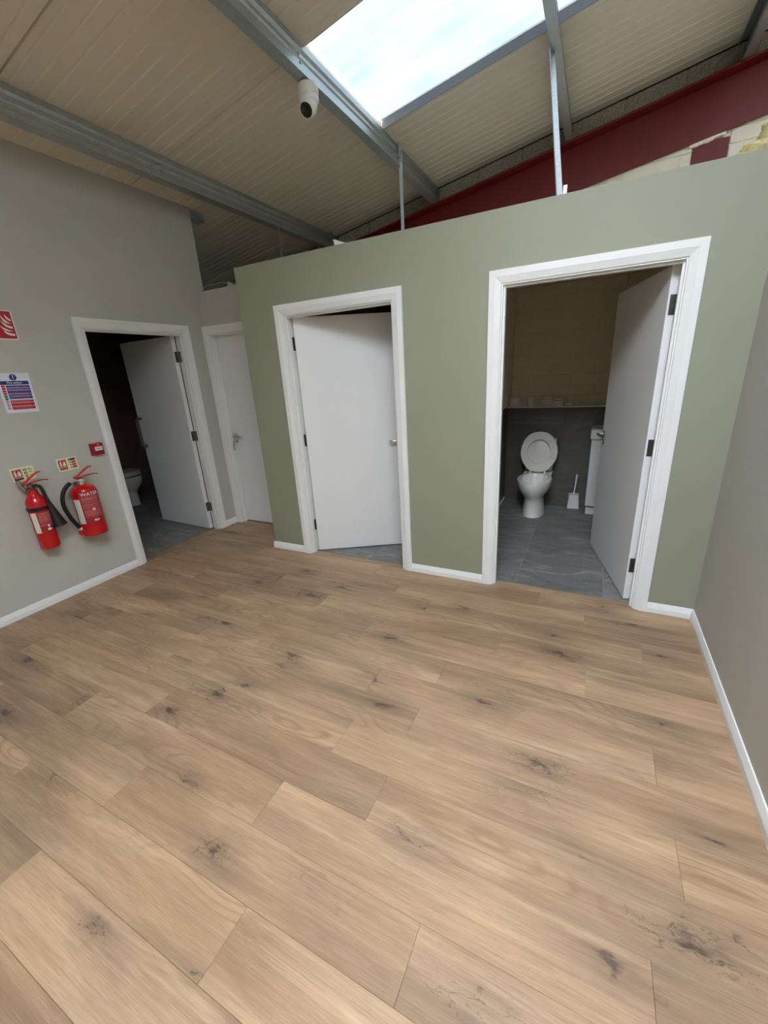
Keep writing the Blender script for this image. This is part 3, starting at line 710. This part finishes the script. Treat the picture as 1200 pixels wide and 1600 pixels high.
# things on the ledge
LZ = 1.0925
def roll(x, r, h, name, label, cat):
    e = empty(name, (x, 2.195, LZ), 0, label, cat, 'things on the toilet ledge')
    MB().lathe([(r * .38, 0), (r * .97, 0), (r, .004), (r, h - .004), (r * .97, h), (r * .38, h), (r * .36, h - .02), (r * .36, .01)], seg=28, cap0=False, cap1=False).build('paper', M['tissue'], e, smooth=True)
    MB().lathe([(r * .37, .001), (r * .37, h - .001), (r * .34, h - .001), (r * .34, .001), (r * .37, .001)], seg=20, cap0=False, cap1=False).build('cardboard_core', M['board'], e, smooth=True)
roll(-.272, .052, .1, 'toilet_roll', 'fat white toilet roll at the left end of the ledge', 'toilet roll')
roll(-.093, .03, .098, 'paper_roll', 'slim white paper roll standing second from left on the ledge', 'paper roll')
def towel(name, x, w, h, n, label, tilt):
    e = empty(name, (x, 2.195, LZ), R_(tilt), label, 'towel', 'things on the toilet ledge')
    z = 0.0; t = h / n
    for k in range(n):
        mb = MB(); dx = random.uniform(-.010, .010) + .007 * k; ww = w / 2 * random.uniform(.82, .98); rr = []
        for i in range(9):                               # a folded sheet: a flat loop with a rounded fold and a slight sag
            u = -1 + 2 * i / 8
            th = t * .48 * (1 - .25 * abs(u) ** 4); zz = z + t / 2 + random.uniform(-.0015, .0015)
            rr.append([(dx + u * ww, .05 * math.cos(a) * (1 - .08 * u * u), zz + th * math.sin(a)) for a in [2 * math.pi * j / 12 for j in range(12)]])
        mb.rings(rr).build('towel_fold', M['towel'], e, smooth=True, bevel=0); z += t
towel('folded_towel', .062, .118, .098, 4, 'taller stack of folded white hand towels on the ledge', 3)
towel('folded_towel', .192, .108, .08, 3, 'shorter stack of folded white hand towels on the ledge', -4)
mb = MB(); rr = []
for i in range(9):
    u = i / 8; r = .006 + .022 * math.sin(math.pi * u) * (1 + .5 * math.sin(5 * u)); rr.append([(-.042 + .084 * u, r * 1.4 * math.cos(a) , max(.001, .016 + r * math.sin(a) * (1 + .3 * math.sin(7 * u + a)))) for a in [2 * math.pi * j / 10 for j in range(10)]])
o = mb.rings(rr).build('crumpled_tissue', M['towel'], smooth=True, loc=(.295, 2.19, LZ)); tag(o, 'small crumpled white cloth at the right end of the ledge', 'cloth', 'things on the toilet ledge')

# ------------------------------------------------------------------ hangers, camera, cable, wool
o = empty('hanger_strut', (-1.192, 1.30, 2.345), 0, 'slim vertical galvanised hanger left of the braced purlin, under the camera purlin', 'strut', 'galvanised hangers above the green wall')
MB().box(-.016, .016, -.001, .001, 0, 1.10).box(-.016, -.014, -.001, .022, 0, 1.10).build('angle_strip', M['strap'], o)
MB().box(-.010, .022, -.003, .012, .94, 1.03).build('clamp', M['galv'], o, bevel=.002)
MB().lathe([(.008, 0), (.008, .012)], seg=6, c=(0, -.014, .97), M4=Matrix.Rotation(R_(90), 4, 'X')).build('bolt', M['satin'], o)
o = empty('hanger_strut', (.275, .045, HW), 0, 'bright white diagonal strut from the green wall up to the middle purlin', 'strut', 'galvanised hangers above the green wall')
p0, p1 = Vector((0, 0, -.02)), Vector((.072 - .275, .95 - .045, 3.49 - HW)); d = (p1 - p0)
q = d.to_track_quat('Z', 'Y').to_matrix().to_4x4(); L = d.length
mm = Matrix.Translation(p0) @ q
MB().box(-.017, .017, -.001, .001, 0, L, mm).box(.015, .017, -.001, .026, 0, L, mm).build('angle_strip', M['strap'], o)
MB().box(.016, .034, -.02, -.017, -.010, .045).box(.016, .034, -.02, .03, -.004, 0).build('foot_bracket', M['strap'], o)
o = empty('hanger_strut', (-2.545, 1.21, 2.345), 0, 'thin dark hanger in the black gap above the recess', 'strut', 'galvanised hangers above the green wall')
MB().box(-.012, .012, -.001, .001, 0, .68).box(-.012, -.010, -.001, .02, 0, .68).build('angle_strip', M['galv'], o)
o = MB().prism([(-.03, 0), (.09, 0), (-.045, .058)], lambda x, z: (x, 0, z), lambda x, z: (x + .01, .012, z)).build('plasterboard_offcut', M['ceil'], loc=(-1.150, .07, HW)); tag(o, 'small pale triangular board offcut on top of the green wall', 'offcut')

o = empty('security_camera', (-1.222, -.03, roofz(-1.222) - .188), R_(6), 'white turret security camera with black lens under the purlin', 'camera')
tl = MB(); tl.lathe([(.056, .0), (.057, -.004), (.057, -.030), (.055, -.045), (.051, -.05)], seg=32).build('mount_base', M['plastic'], o, smooth=True)
MB().lathe([(.051, -.050), (.054, -.052), (.056, -.062), (.055, -.072), (.046, -.082), (.03, -.088)], seg=32).build('collar', M['plastic'], o, smooth=True)
CT = Matrix.Translation((0, -.012, -.098)) @ Matrix.Rotation(R_(-50), 4, 'X')
o.scale = (1.1, 1.1, 1.1)
ball = [(.0465 * math.sin(t), -.0465 * math.cos(t)) for t in [math.pi * (.32 + .675 * k / 14) for k in range(15)]]
MB().lathe([(r, z) for r, z in ball], seg=32, M4=CT).build('ball', M['plastic'], o, smooth=True)
MB().lathe([(.0395, -.046), (.0395, -.026), (.035, -.026), (.035, -.047), (.0395, -.046)], seg=32, cap0=False, cap1=False, M4=CT).build('lens_rim', M['cream'], o, smooth=True)
MB().lathe([(.0, -.0455), (.0348, -.0445), (.0348, -.03)], seg=32, cap0=False, M4=CT).build('lens_cover', M['lens'], o, smooth=True)
MB().box(.047, .059, -.012, .012, -.04, -.012).build('cable_notch', M['plastic'], o, bevel=.003)

o = MB().tube([(-3.02, .50, 2.394), (-2.98, .50, 2.425), (-2.90, .50, 2.443), (-2.80, .50, 2.437), (-2.69, .50, 2.436), (-2.60, .50, 2.395)], .0035, 8).build('cable', M['cable'], smooth=True)
tag(o, 'pale cable lying along the top of the recess wall', 'cable')
o = empty('metal_bracket', (-2.62, .49, HW), 0, 'small metal bracket holding the cable on the recess wall top', 'bracket')
MB().box(-.06, .10, -.02, .02, 0, .003).build('base_plate', M['galv'], o); MB().prism([(-.05, 0), (-.03, .052), (.02, .035), (.05, .012), (.10, .05), (.10, 0)], lambda x, z: (x, -.002, z), lambda x, z: (x, .002, z)).build('upright', M['galv'], o)
def wool(name, loc, size, label, seed):
    bm = bmesh.new(); bmesh.ops.create_icosphere(bm, subdivisions=5, radius=1.0)
    for v in bm.verts:
        p = v.co.copy(); f = 1 + .28 * mnoise.fractal(p * 1.9 + Vector((seed, 0, 0)), 1.0, 2.0, 5) + .10 * mnoise.noise(p * 9 + Vector((0, seed, 0)))
        q = Vector([math.copysign(abs(c) ** .75, c) for c in p]) * f
        v.co = Vector((q.x * size[0], q.y * size[1], max(-.999, q.z) * size[2] + size[2]))
    me = bpy.data.meshes.new(name); bm.to_mesh(me); bm.free(); me.materials.append(M['wool'])
    me.polygons.foreach_set('use_smooth', [True] * len(me.polygons))
    o = bpy.data.objects.new(name, me); col.objects.link(o); o.location = loc
    return tag(o, label, 'insulation', 'loose mineral wool above the toilet')
wool('insulation_wool', (1.29, .47, 2.43), (.13, .10, .105), 'upper lump of yellow mineral wool at the top right edge', 2.0)
wool('insulation_wool', (1.14, .22, 2.347), (.085, .07, .068), 'lower lump of yellow mineral wool behind the green wall top', 5.0)

# ------------------------------------------------------------------ signs on the left wall (local x right, y up, z out of the wall)
def wall_board(name, yc, zc, w, h, mat, label, cat, tilt=0.0, thick=.002, group=None):
    e = empty(name, (XL, yc, zc), 0, label, cat, group)
    e.matrix_world = Matrix.Translation((XL, yc, zc)) @ Matrix(((0, 0, 1, 0), (1, 0, 0, 0), (0, 1, 0, 0), (0, 0, 0, 1))) @ Matrix.Rotation(R_(tilt), 4, 'Z')
    MB().box(-w / 2, w / 2, -h / 2, h / 2, 0, thick).build('board', mat, e, bevel=.0006)
    return e
def flat(e, name, mat, polys, z, label=None, kind=None):
    mb = MB()
    for p in polys:
        if len(p) == 4 and not isinstance(p[0], (tuple, list)): p = [(p[0], p[1]), (p[2], p[1]), (p[2], p[3]), (p[0], p[3])]
        n = len(p); mb.add([(x, y, z) for x, y in p], [tuple(range(n))])
    return mb.build(name, mat, e, label=label, kind=kind)
def lettering(e, body, size, x, y, z, mat, align='CENTER'):
    vs, fs = text_mesh(body, size, align)
    return MB().add([(a + x, b + y, z) for a, b, _ in vs], fs).build('lettering', mat, e)
def circ(x, y, r, n=24): return [(x + r * math.cos(2 * math.pi * i / n), y + r * math.sin(2 * math.pi * i / n)) for i in range(n)]
# fire equipment sign, mostly cropped by the frame
e = wall_board('fire_equipment_sign', -1.238, 1.992, .196, .186, M['labelwhite'], 'square red sign with white flames high on the left wall', 'sign')
flat(e, 'red_panel', M['printred'], [(-.090, -.085, .090, .085)], .0024)
mb = MB()
def band(p0, pm, p2, wmax, wend):
    c1 = (2 * pm[0] - .5 * (p0[0] + p2[0]), 2 * pm[1] - .5 * (p0[1] + p2[1])); up, lo = [], []
    for i in range(13):
        t = i / 12; x = (1 - t) ** 2 * p0[0] + 2 * t * (1 - t) * c1[0] + t * t * p2[0]; y = (1 - t) ** 2 * p0[1] + 2 * t * (1 - t) * c1[1] + t * t * p2[1]
        dx = 2 * (1 - t) * (c1[0] - p0[0]) + 2 * t * (p2[0] - c1[0]); dy = 2 * (1 - t) * (c1[1] - p0[1]) + 2 * t * (p2[1] - c1[1]); L = math.hypot(dx, dy)
        w = wmax * math.sin(math.pi * .5 * min(1, t / .6)) if t < .6 else wmax + (wend - wmax) * (t - .6) / .4
        up.append((x - dy / L * w, y + dx / L * w)); lo.append((x + dy / L * w, y - dx / L * w))
    n = 13; mb.add([(x, y, .0028) for x, y in up + lo], [(i, i + 1, n + i + 1, n + i) for i in range(12)])
band((.056, .068), (.063, .044), (.082, .028), .0065, .006)
band((.030, .064), (.047, .024), (.078, .009), .0075, .0005)
band((.024, .028), (.047, -.004), (.081, -.016), .0075, .0065)
band((.012, -.004), (.037, -.030), (.078, -.038), .0065, .0005)
band((.024, -.033), (.046, -.055), (.082, -.060), .0075, .007)
mb.build('flame_symbol', M['ink'], e)
# fire action notice
e = wall_board('fire_action_notice', -1.250, 1.555, .192, .262, M['paper'], 'white fire action notice with blue and red panels on the left wall', 'notice', tilt=-1.2)
flat(e, 'blue_disc', M['blue'], [circ(-.002, .103, .021)], .0024)
flat(e, 'exclamation_mark', M['ink'], [[(-.006, .117), (.002, .117), (.000, .100), (-.004, .100)], circ(-.002, .093, .0036, 12)], .0028)
flat(e, 'header_panel', M['blue'], [(-.084, .055, .080, .079)], .0024)
lettering(e, 'Fire action', .020, -.002, .0675, .0028, M['ink'])
rows = [(.050, .036), (.033, .021), (.018, -.004), (-.007, -.020), (-.023, -.039)]
flat(e, 'blue_panel', M['blue'], [(-.056, b, .080, a) for a, b in rows], .0024)
flat(e, 'red_panel', M['printred'], [(-.056, b, .080, a) for a, b in ((-.048, -.062), (-.065, -.088), (-.091, -.110))], .0024)
pl = []
for a, b in rows + [(-.048, -.062), (-.065, -.088), (-.091, -.110)]:
    k = 2 if a - b > .02 else 1
    for j in range(k):
        yy = a - (a - b) * (j + .5) / k; x = -.050
        while x < .06:
            w = random.uniform(.006, .018); pl.append((x, yy - .0012, x + w, yy + .0012)); x += w + .0035
flat(e, 'print_line', M['inkpink'], pl, .0028, kind='stuff')
flat(e, 'red_symbol', M['printred'], [(-.082, .039, -.062, .052), (-.082, .022, -.062, .036), (-.082, .006, -.062, .019), (-.082, -.010, -.062, .003)], .0024)
flat(e, 'green_symbol', M['printgreen'], [(-.082, -.029, -.062, -.014), circ(-.072, -.039, .0095, 16)], .0024)
def ringp(x, y, r0, r1, n=20): return [[(x + r * math.cos(2 * math.pi * k / n), y + r * math.sin(2 * math.pi * k / n)) for r, k in ((r0, i), (r1, i), (r1, i + 1), (r0, i + 1))] for i in range(n)]
flat(e, 'prohibition_symbol', M['printred'], [p for yy in (-.060, -.080, -.100) for p in ringp(-.072, yy, .0065, .0088)] + [[(-.079, yy + .005), (-.077, yy + .007), (-.065, yy - .005), (-.067, yy - .007)] for yy in (-.060, -.080, -.100)], .0024)
flat(e, 'pictogram', M['inkblack'], [(-.076, yy - .003, -.070, yy + .003) for yy in (-.060, -.080, -.100)] , .0022)
# two extinguisher identification signs
def id_sign(yc, zc, label, kind, tilt):
    e = wall_board('extinguisher_sign', yc, zc, .140, .098, M['glow'], label, 'sign', tilt=tilt, group='extinguisher signs on the left wall')
    flat(e, 'red_panel', M['printred'], [(-.060, -.018, -.006, .036)], .0024)
    flat(e, 'pictogram', M['ink'], [[(-.052, -.012), (-.039, -.012), (-.039, .018), (-.042, .024), (-.049, .024), (-.052, .018)], [(-.050, .026), (-.041, .026), (-.034, .031), (-.048, .030)], [(-.031, -.012), (-.014, -.012), (-.011, .004), (-.015, .014), (-.014, .026), (-.021, .018), (-.023, .028), (-.030, .012), (-.033, .0)]], .0028)
    flat(e, 'caption_strip', M['inkblack'] if kind == 'co2' else M['printred'], [(-.060, -.038, -.006, -.022)], .0024)
    flat(e, 'print_line', M['inkpink'], [(-.055, -.031, -.011, -.0285)], .0028)
    if kind == 'co2':
        flat(e, 'dark_green_symbol', M['darkgreen'], [(.008, .018, .026, .034), (.008, -.004, .026, .012)], .0024)
        flat(e, 'white_mark', M['ink'], [(.013, .022, .021, .029), (.013, .0, .021, .007)], .0028)
        flat(e, 'orange_symbol', M['orange'], [circ(.018, -.017, .009, 18), circ(.018, -.036, .009, 18)], .0024)
        flat(e, 'print_line', M['darkgreen'], [(.033, y, .058, y + .002) for y in (.030, .025, .020, .008, .003)], .0024, label='thin green print')
        flat(e, 'print_line', M['orange'], [(.033, y, .056, y + .002) for y in (-.014, -.019, -.033, -.038)], .0024, label='thin orange print')
    else:
        flat(e, 'dark_green_panel', M['darkgreen'], [(.012, .022, .060, .038)], .0024)
        flat(e, 'white_mark', M['ink'], [[(.018, .025), (.024, .030), (.019, .035)]], .0028)
        flat(e, 'red_caption', M['printred'], [(.030, y, .060, y + .013) for y in (.002, -.017, -.036)], .0024)
        flat(e, 'red_symbol', M['printred'], [circ(.020, y + .0065, .0055, 14) for y in (.002, -.017, -.036)], .0024)
id_sign(-1.377, 1.008, 'pale green sign with orange symbols above the horn extinguisher', 'co2', 1.5)
id_sign(-1.085, 1.016, 'pale green sign with three red captions above the hose extinguisher', 'water', 1)
# break glass call point
e = wall_board('fire_call_point', -.853, 1.090, .092, .094, M['redm'], 'small dark red break glass call point beside the left doorway', 'call point', thick=.006)
MB().box(-.044, .044, -.046, .046, .006, .034).build('housing', M['redm'], e, bevel=.004, segs=2)
MB().box(-.024, .034, -.012, .020, .034, .0352).build('glass_panel', M['labelwhite'], e, bevel=.0008)
flat(e, 'pictogram', M['inkblack'], [[(-.012, .008), (-.012, -.002), (-.004, .003)], circ(.005, .003, .0045, 14), [(.022, .008), (.022, -.002), (.014, .003)]], .0356)
MB().lathe([(.0045, .034), (.0045, .0352)], c=(.006, .034, 0), seg=14).build('indicator_lamp', M['labelwhite'], e)

# ------------------------------------------------------------------ fire extinguishers
def arc_patch(r, a0, a1, z0, z1, seg=10):
    mb = MB()
    for i in range(seg):
        p, q = a0 + (a1 - a0) * i / seg, a0 + (a1 - a0) * (i + 1) / seg
        mb.add([(r * math.cos(p), r * math.sin(p), z0), (r * math.cos(q), r * math.sin(q), z0), (r * math.cos(q), r * math.sin(q), z1), (r * math.cos(p), r * math.sin(p), z1)], [(0, 1, 2, 3)])
    return mb
def arcs(mb, r, rects):
    for a0, a1, z0, z1 in rects:
        t = arc_patch(r, a0, a1, z0, z1, max(1, int((a1 - a0) / .15))); mb.add(t.v, t.f)
    return mb
def levers(e, z, y0, s):
    """carry handle and squeeze lever pointing to +y"""
    def blade(p, wx, th):
        mb = MB(); rr = []
        for i, (y, zz) in enumerate(p):
            w = wx[i]; rr.append([(-w, y, zz - th), (w, y, zz - th), (w, y, zz + th), (-w, y, zz + th)])
        return mb.rings(rr)
    blade([(y0 - .030 * s, z + .004), (y0, z + .012), (y0 + .05 * s, z + .045), (y0 + .09 * s, z + .066), (y0 + .115 * s, z + .067)], [.012, .013, .012, .010, .006], .0045).build('squeeze_lever', M['red'], e, bevel=.002, label='red squeeze lever')
    blade([(y0 - .020 * s, z - .006), (y0 + .02 * s, z), (y0 + .07 * s, z + .006), (y0 + .12 * s, z + .006), (y0 + .15 * s, z - .002)], [.012, .013, .012, .010, .006], .0035).build('carry_handle', M['red'], e, bevel=.002, label='red carry handle')
def label_print(e, r, a0, a1, z0, z1, title, title_z, title_size):
    arc_patch(r + .0006, a0, a1, z0, z1, 14).build('front_label', M['labelred'], e, smooth=True, label='dark red instruction label')
    arc_patch(r + .0006, a0 - .62, a0 - .01, z0 + .004, z1 - .06 if title else z1 - .004, 8).build('side_label', M['labelwhite'], e, smooth=True, label='white service label')
    rects = []; z = (title_z - .022) if title else z1 - .012
    while z > z0 + .05:
        a = a0 + .12
        while a < a1 - .15:
            w = random.uniform(.05, .18); rects.append((a, min(a + w, a1 - .1), z - .0016, z + .0016)); a += w + .03
        z -= random.choice((.0055, .0055, .011))
    arcs(MB(), r + .0011, rects).build('print_line', M['inkpink'], e, kind='stuff')
    am = a0 + (a1 - a0) * .55
    arcs(MB(), r + .0013, [(am - .10, am + .10, z0 + .6 * (z1 - z0) - .055, z0 + .6 * (z1 - z0) - .035)]).build('white_symbol', M['ink'], e)
    el = MB(); n = 20; el.add([((r + .0013) * math.cos(am + .22 * math.cos(t)), (r + .0013) * math.sin(am + .22 * math.cos(t)), z0 + .025 + .009 * math.sin(t)) for t in [2 * math.pi * k / n for k in range(n)]], [tuple(range(n))])
    el.build('oval_badge', M['ink'], e)
    if title:
        vs, fs = text_mesh(title, title_size)
        MB().add([((r + .0013) * math.cos(am + x / r), (r + .0013) * math.sin(am + x / r), title_z + y) for x, y, _ in vs], fs).build('lettering', M['ink'], e)
# water extinguisher with hose
r = .088
e = empty('fire_extinguisher', (XL + .096, -1.078, .452), 0, 'larger red water extinguisher with looping black hose, beside the door', 'fire extinguisher', 'wall hung fire extinguishers')
MB().lathe([(r - .012, 0), (r - .004, .003), (r, .012), (r, .345), (r - .003, .362), (r - .014, .382), (r - .034, .397), (r - .058, .404), (.026, .408), (.026, .425)], seg=40).build('cylinder', M['red'], e, smooth=True)
MB().lathe([(.027, .408), (.027, .424), (.021, .430), (.021, .452), (.017, .455)], seg=20).build('valve_body', M['chrome'], e, smooth=True, label='chrome valve body')
levers(e, .462, -.012, 1.0)
MB().lathe([(.013, 0), (.013, .009), (.011, .011)], seg=18, M4=Matrix.Translation((.02, .012, .436)) @ Matrix.Rotation(R_(90), 4, 'Y')).build('pressure_gauge', M['chrome'], e, smooth=True)
label_print(e, r, -.95, .62, .105, .365, 'WATER', .338, .037)
hose = [(.012, -.018, .443), (.014, -.06, .441), (.018, -.10, .428), (.022, -.142, .390), (.024, -.166, .335), (.022, -.170, .28), (.018, -.160, .225), (.014, -.142, .165), (.012, -.116, .105), (.010, -.100, .068)]
def smooth_path(p, n=5):
    p = [Vector(q) for q in p]; out = []
    for i in range(len(p) - 1):
        a, b, c, d = p[max(i - 1, 0)], p[i], p[i + 1], p[min(i + 2, len(p) - 1)]
        for k in range(n):
            t = k / n; out.append(.5 * ((2 * b) + (c - a) * t + (2 * a - 5 * b + 4 * c - d) * t * t + (3 * b - a - 3 * c + d) * t ** 3))
    return out + [p[-1]]
sp = smooth_path(hose)
MB().tube(sp[8:-3], .0145, 14).build('hose', M['rubber'], e, smooth=True, label='black rubber hose')
MB().tube(sp[:10], .0085, 12).build('hose_ferrule', M['chrome'], e, smooth=True, label='chrome hose connection')
MB().tube([sp[-4], sp[-1]], [.0135, .011], 12).build('nozzle', M['plastic'], e, smooth=True, label='pale hose nozzle')
MB().box(-.012, .030, -.118, -.082, .026, .062).build('nozzle_clip', M['red'], e, bevel=.006, segs=2)
MB().box(-.096, -.07, -.02, .02, .26, .42).build('wall_bracket', M['satin'], e)
# carbon dioxide extinguisher with horn
r2 = .062
e = empty('fire_extinguisher', (XL + .072, -1.388, .458), 0, 'slimmer red extinguisher with black horn, left of the water one', 'fire extinguisher', 'wall hung fire extinguishers')
MB().lathe([(r2 - .010, 0), (r2 - .003, .003), (r2, .012), (r2, .335), (r2 - .004, .362), (r2 - .016, .388), (r2 - .028, .402), (r2 - .030, .412), (r2 - .030, .44), (.022, .443)], seg=36).build('cylinder', M['red'], e, smooth=True)
MB().lathe([(.023, .440), (.023, .456), (.019, .46), (.019, .478), (.014, .482)], seg=18).build('valve_body', M['bronze'], e, smooth=True, label='dull brass valve body')
levers(e, .488, -.020, .92)
MB().tube([(-.02, -.030, .44), (-.025, -.043, .47), (-.03, -.05, .515)], [.012, .013, .013], 12).build('wall_bracket', M['satin'], e, smooth=True, label='grey steel hanging bracket')
label_print(e, r2, -.75, .75, .125, .285, None, 0, 0)
hp = [(.014, .016, .468), (.022, .042, .455), (.026, .052, .42), (.030, .056, .37), (.034, .062, .32), (.038, .075, .235), (.040, .08, .165)]
MB().tube(smooth_path(hp[:5]), .0115, 12).build('horn_pipe', M['rubber'], e, smooth=True)
mb = MB(); hr = []
for i in range(9):
    t = i / 8; p = Vector((.034, .056, .335)).lerp(Vector((.048, .078, .150)), t); rad = .016 + .031 * t ** 1.1
    a = Vector((.048, .078, .150)) - Vector((.034, .056, .335)); a.normalize(); u = a.cross(Vector((1, 0, 0))).normalized(); w = a.cross(u)
    hr.append([p + u * rad * math.cos(k * math.pi / 12) + w * rad * math.sin(k * math.pi / 12) for k in range(24)])
mb.rings(hr, True, False).build('horn', M['black'], e, smooth=True, label='black plastic discharge horn')
mb = MB(); mb.rings([[(q[0] * 1.0, q[1], z) for q in [((r2 + .003) * math.cos(a), (r2 + .003) * math.sin(a)) for a in [2 * math.pi * k / 36 for k in range(36)]]] for z in (.292, .318)], False, False).build('retaining_strap', M['black'], e, smooth=True, label='black retaining strap')
